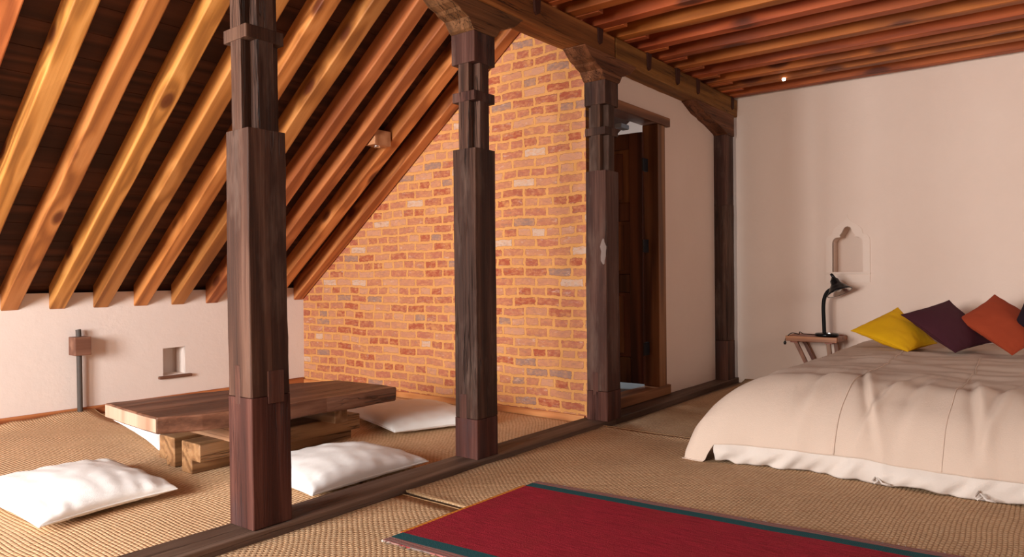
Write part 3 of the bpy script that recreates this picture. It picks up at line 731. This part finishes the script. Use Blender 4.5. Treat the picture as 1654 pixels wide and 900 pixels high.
# ------------------------------------------------------------------ rug
rg = empty('rug', (-2.03, 1.80, .0), 'flat woven red rug with teal border stripes and orange bound edge', 'rug', None, (0, 0, 0))
def rug_part(name, v0, v1, mat, zz=.0265, th=.006, x0=.0, x1=3.2, nx=60):
    V, F = [], []
    ny = max(2, int(abs(v1-v0)/.05))
    for i in range(nx+1):
        for j in range(ny+1):
            u = x0+(x1-x0)*i/nx; v = v0+(v1-v0)*j/ny
            x = u+.015*v; y = v+.075*u+.006*noise.noise(Vector((u*2.5, 0, 1)))
            xx = x-2.03
            z = zz+.002*noise.noise(Vector((u*3, v*3, 6)))
            V.append((x, y, z))
    n1 = len(V); V += [(a, b, c-th) for a, b, c in V]
    q = lambda i, j, s=0: s*n1+i*(ny+1)+j
    for i in range(nx):
        for j in range(ny):
            F.append((q(i,j), q(i+1,j), q(i+1,j+1), q(i,j+1))); F.append((q(i,j,1), q(i,j+1,1), q(i+1,j+1,1), q(i+1,j,1)))
    for i in range(nx): F.append((q(i,0), q(i,0,1), q(i+1,0,1), q(i+1,0))); F.append((q(i,ny), q(i+1,ny), q(i+1,ny,1), q(i,ny,1)))
    for j in range(ny): F.append((q(0,j), q(0,j+1), q(0,j+1,1), q(0,j,1))); F.append((q(nx,j), q(nx,j,1), q(nx,j+1,1), q(nx,j+1)))
    return mk(name, V, F, mat, rg)
rug_part('red_field', .10, .86, M['rug_red'])
rug_part('teal_border', .04, .10, M['rug_teal']); rug_part('teal_border', .86, .915, M['rug_teal'])
rug_part('striped_border', 0, .04, M['rug_stripe']); rug_part('striped_border', .915, .955, M['rug_stripe'])
rug_part('orange_edge', .10, .86, M['rug_edge'], zz=.027, x0=-.010, x1=.004, nx=1)
V, F = [], []
rnd = random.Random(4)
for q_ in range(260):
    u = rnd.uniform(0, 3.2); side = rnd.choice((0, 1)); v = .955 if side else 0; l = rnd.uniform(.006, .022)*(1 if side else -1); sx = rnd.uniform(-.012, .012)
    x = u+.015*v; y = v+.075*u; n0 = len(V)
    V += [(x-.0015, y, .024), (x+.0015, y, .024), (x+.001+sx, y+l, .0215), (x-.001+sx, y+l, .0215), (x, y, .0265), (x+sx, y+l, .0235)]
    F += [(n0, n0+1, n0+2, n0+3), (n0, n0+4, n0+5, n0+3), (n0+1, n0+4, n0+5, n0+2)]
tag(mk('fringe', V, F, M['fringe'], rg), kind='stuff')
for (u, v) in ((.0, .955), (.0, 0.0)):
    lathe('corner_tassel', [(0, .0), (.006, .002), (.008, .005), (.005, .009), (0, .010)], M['fringe'], rg, (u+.015*v, v+.004, .016), n=12)

# ------------------------------------------------------------------ bed
BX, BY = -1.26, 4.07        # where the top starts to round over: left side and foot
bed = empty('bed', (-.35, 5.1, .012), 'wide low bed under a pale linen cover that hangs to the floor', 'bed')
bo = bed.location
def nz(x, y, z=0): return noise.noise(Vector((x, y, z)))
def drape(a, b, inset=0, zt=.448, lift=0):
    """a,b cloth coordinates; a<0 beyond the left side edge, b<0 beyond the foot edge"""
    da = max(0, -a); db = max(0, -b)
    Ra, Rb = .30, .42
    def roll(d, R_):
        arc = R_*pi/2
        if d < arc: return R_*sin(d/R_), R_*(1-cos(d/R_))
        e = d-arc; return R_+e*.16, R_+e*.985
    oa, ha = roll(da, Ra); ob, hb = roll(db, Rb)
    x = BX+max(a, 0)-oa; y = BY+max(b, 0)-ob
    h = sqrt(ha*ha+hb*hb) if da > 0 and db > 0 else max(ha, hb)
    cn = min(1, da/.3)*min(1, db/.4)
    x -= .085*cn*min(1, h/.4)+.03*min(1, db/.4)*min(1, da/.3); y -= .05*cn
    z = zt-h
    t = 1 if (da+db) == 0 else 0
    # soft puffiness
    z += .016*nz(x*1.6, y*1.3, 3)+.008*nz(x*4.5, y*4.0, 5)
    z -= .012*max(0, 1-max(0, b)/1.0)*0
    # seams
    # folds: sharp creases near the foot edge, running down
    env = math.exp(-((b+.10)/.30)**2)
    cr = 0
    for (cx, wdt, am, sl) in FOLDS:
        t_ = (x-(cx+sl*(b+.15)))/wdt
        cr += 1.5*am*math.exp(-t_*t_)*math.tanh(1.6*t_+.4)
    z += cr*env; y -= cr*env*1.1*min(1, db/.2)
    # gentle long wrinkles across the top
    z += .013*nz(x*2.5+y*1.5, y*7-x*2.0, 8)*(1 if a > .1 else .4)+.004*nz(x*9, y*5, 2)
    drop = min(1, max(0, (h-.10)/.25))
    wav = .022*nz(x*3.6, 2, 1)+.010*nz(x*10, 5, 1)
    y -= drop*wav*min(1, db/.2)
    x -= drop*.02*nz(y*4, 7, 1)*min(1, da/.1)
    # lie-in inset for the sheet below
    if inset: y += inset*min(1, db/.3); x += inset*min(1, da/.2)
    return Vector((x, y, max(z+lift, .016)))
FOLDS = [(-1.06, .05, .012, .15), (-.82, .032, .018, -.25), (-.73, .030, .014, .30), (-.60, .05, .013, .12), (-.36, .04, .018, -.12), (-.27, .035, .014, .22), (-.12, .06, .012, .1), (.1, .05, .012, -.1)]
def sheet(name, a0, a1, b0, b1, na, nb_, mat, inset=0, lift=0, hemw=0, thick=.004, hole=None):
    V, F = [], []
    for i in range(na+1):
        for j in range(nb_+1):
            a = a0+(a1-a0)*i/na
            b00 = b0-.12*max(0, min(1, (-a-.20)/.04)); b = b00+(b1-b00)*j/nb_
            p = drape(a, b, inset, lift=lift)
            if hemw:
                t = max(0, min(1, (-b-.55)/.15))
                p.y += hemw*t*(nz(p.x*7, 3, 2)+.6*nz(p.x*17, 1, 7))
                p.z += t*max(0, .03*(nz(p.x*5, 8, 3)+.2))
            V.append(p-bo)
    for i in range(na):
        for j in range(nb_):
            q = i*(nb_+1)+j; F.append((q, q+nb_+1, q+nb_+2, q+1))
    o = mk(name, V, F, mat, bed, smooth=True)
    sm = o.modifiers.new('t', 'SOLIDIFY'); sm.thickness = thick; sm.offset = -1
    return o
box('mattress', BX+.06, .55, BY-.16, YW-.03, .03, .36, M['sheet'], None, bev=.05).parent = bed
bpy.data.objects[-1] if False else None
mt = [o for o in COL.objects if o.name.startswith('mattress')][0]; mt.location = Vector(mt.location)-bo
sheet('linen_cover', -.52, 2.02, -.572, YW-BY-.02, 260, 270, M['linen'])
V, F = [], []
NA, NB = 300, 16
for i in range(NA+1):
    a = -.22+2.2*i/NA; top = drape(a, -.545, .025); x0_ = top.x
    bot = .016+.045*max(0, nz(x0_*4.3, 8, 3))+.012*max(0, nz(x0_*15, 2, 3))
    for j in range(NB+1):
        t = j/NB; z = top.z+.01+(bot-top.z-.01)*t
        y = top.y-.004+.050*t*(nz(x0_*6, 3, 2+t*.6)+.55*nz(x0_*14+t*2, 1, 7+t))-.022*sin(t*pi)
        V.append(Vector((x0_+.006*nz(x0_*9, t*2, 4), y, z))-bo)
for i in range(NA):
    for j in range(NB):
        q = i*(NB+1)+j; F.append((q, q+NB+1, q+NB+2, q+1))
o = us = mk('white_under_sheet', V, F, M['sheet'], bed, smooth=True)
sm = o.modifiers.new('t', 'SOLIDIFY'); sm.thickness = .003
for sx, rr, b1 in ((-.925, .0042, 1.55), (-.475, .0026, 1.35)):
    pts = []
    for q in range(140):
        b = -.568+(b1+.568)*q/139; xx = sx-BX+.03*sin(b*1.9+1)+.012*nz(b*4, 1)
        pts.append(drape(xx, b)-bo+Vector((0, -.0005, .0012)))
    tube('cover_seam', pts, rr, M['linen'], bed, 8)
for x in (-.735, -.335):
    p = drape(x-BX, -.545, .02); p.z = .028
    tube('tie_bow', [p-bo+Vector(v) for v in ((0, -.02, .03), (-.014, -.045, .010), (-.004, -.062, 0.004), (.014, -.045, .014), (.004, -.035, .024), (.03, -.055, .006), (.06, -.05, .003))], .0045, M['sheet'], us, 6)

# bed cushions, leaning on one another
CG = 'coloured cushions on the bed'
def bc(cs, mat, label, seed, th=.065):
    cs = [Vector(c) for c in cs]
    return cushion('cushion', [cs[3], cs[2], cs[1], cs[0]], th, mat, label, 'cushion', CG, seed=seed, crease=.010, pinch=.035, puff=.5)
bc([(-1.368, 5.95, .553), (-1.076, 6.12, .729), (-.79, 5.9, .49), (-.910, 5.50, .462)], M['yellow'], 'bright yellow cushion at the left end of the row on the bed', 3)
bc([(-1.020, 5.93, .685), (-.735, 6.08, .79), (-.445, 5.86, .52), (-.628, 5.46, .474)], M['aubergine'], 'dark aubergine cushion between the yellow and the rust red ones', 6)
bc([(-.665, 5.88, .665), (-.458, 6.06, .834), (-.105, 5.85, .60), (-.322, 5.44, .478)], M['rust'], 'rust red cushion on the bed, right of the aubergine one', 9)
bc([(-.322, 5.74, .655), (-.235, 6.0, .98), (.05, 5.9, .82), (-.06, 5.52, .53)], M['plum'], 'nearly black cushion cut by the right edge of the photo', 12)

# ------------------------------------------------------------------ bedside tray table and lamp
bt = empty('bedside_table', (-1.73, 6.32, .012), 'small folding wooden tray table beside the bed head, with slanted legs', 'table')
TZ = .462
box('table_top', -.19, .195, -.13, .15, TZ-.030, TZ-.005, M['table_x'], bt, bev=.003)
for y0, y1 in ((-.15, -.128), (.15, .172)): box('edge_rail', -.20, .205, y0, y1, TZ-.042, TZ, M['table_x'], bt, bev=.003)
for x0, x1 in ((-.205, -.188), (.190, .207)): box('end_rail', x0, x1, -.13, .15, TZ-.040, TZ, M['table_x'], bt, bev=.003)
def leg(x0, x1, y):
    V, F = prism_geo(sq(-.017, .017, -.012, .012), 2, 0, 1); 
    V = [(a+x0+(x1-x0)*(1-c), b, c*(TZ-.045)) for a, b, c in V]
    mk('leg', V, F, M['table_z'], bt, (0, y, 0), bev=.003)
for y in (-.105, .12): leg(-.13, .07, y); leg(.13, .17, y)
for xx in (-.14, .135): box('cleat', xx-.03, xx+.03, -.12, .15, TZ-.056, TZ-.040, M['table_x'], bt, bev=.002)

lm = empty('desk_lamp', (-1.655, 6.305, .012+TZ+.001), 'black gooseneck desk lamp on the bedside table', 'lamp')
LZ = lm.location.z
lbase = lathe('lamp_base', [(0, 0), (.088, 0), (.093, .006), (.093, .016), (.085, .024), (.03, .028), (0, .028)], M['black'], lm, (.02, 0, 0), n=40)
box('switch', .025, .045, -.068, -.052, .024, .034, M['silver'], lbase, bev=.002)
neck = catmull([(0, 0, .025), (-.003, 0, .12), (-.006, 0, .235), (.002, 0, .31), (.028, -.004, .365), (.075, -.012, .395)], 10)
tube('gooseneck', neck, .0155, M['blackmatte'], lm, 12)
ax = Vector((.40, -.16, -.88)).normalized()
hr = ax.to_track_quat('Z', 'Y').to_euler()
hp = Vector((.092, -.012, .440))
shd = lathe('lamp_shade', [(0, -.050), (.016, -.048), (.024, -.034), (.033, -.026), (.038, .006), (.054, .026), (.070, .044), (.082, .064), (.101, .080), (.102, .088), (.097, .086), (.072, .068), (.06, .052), (.02, .04), (0, .04)], M['black'], lm, hp, hr, n=36)
lathe('reflector', [(0, .045), (.02, .046), (.056, .054), (.070, .070), (.094, .087)], M['silver'], shd, (0, 0, 0), n=36)
lathe('bulb', [(0, .040), (.018, .044), (.026, .056), (.024, .070), (.012, .078), (0, .080)], simple('lamp_glass', (.8, .8, .78), .2), shd, (0, 0, 0), n=20)
kb = tube('knob', [hp+Vector((-.005, 0, .035)), hp+Vector((-.022, .0, .058)), hp+Vector((-.034, 0, .075))], [.013, .013, .010], M['black'], lm, 12)
cord = catmull([(-.05, .02, .006), (-.10, -.03, .010), (-.14, -.10, .020), (-.165, -.11, .035), (-.175, -.09, .012), (-.20, -.10, .02), (-.235, -.12, .02), (-.272, -.13, -.02), (-.278, -.135, -.05)], 6)
cd = tube('cord', cord, .0035, M['black'], lm, 6)
lathe('cord_plug', [(0, 0), (.010, .002), (.012, .02), (.006, .03), (0, .031)], M['black'], cd, (-.278, -.135, -.075), n=12)
for o in list(COL.objects):
    if o.name.startswith('tmp'): bpy.data.objects.remove(o)
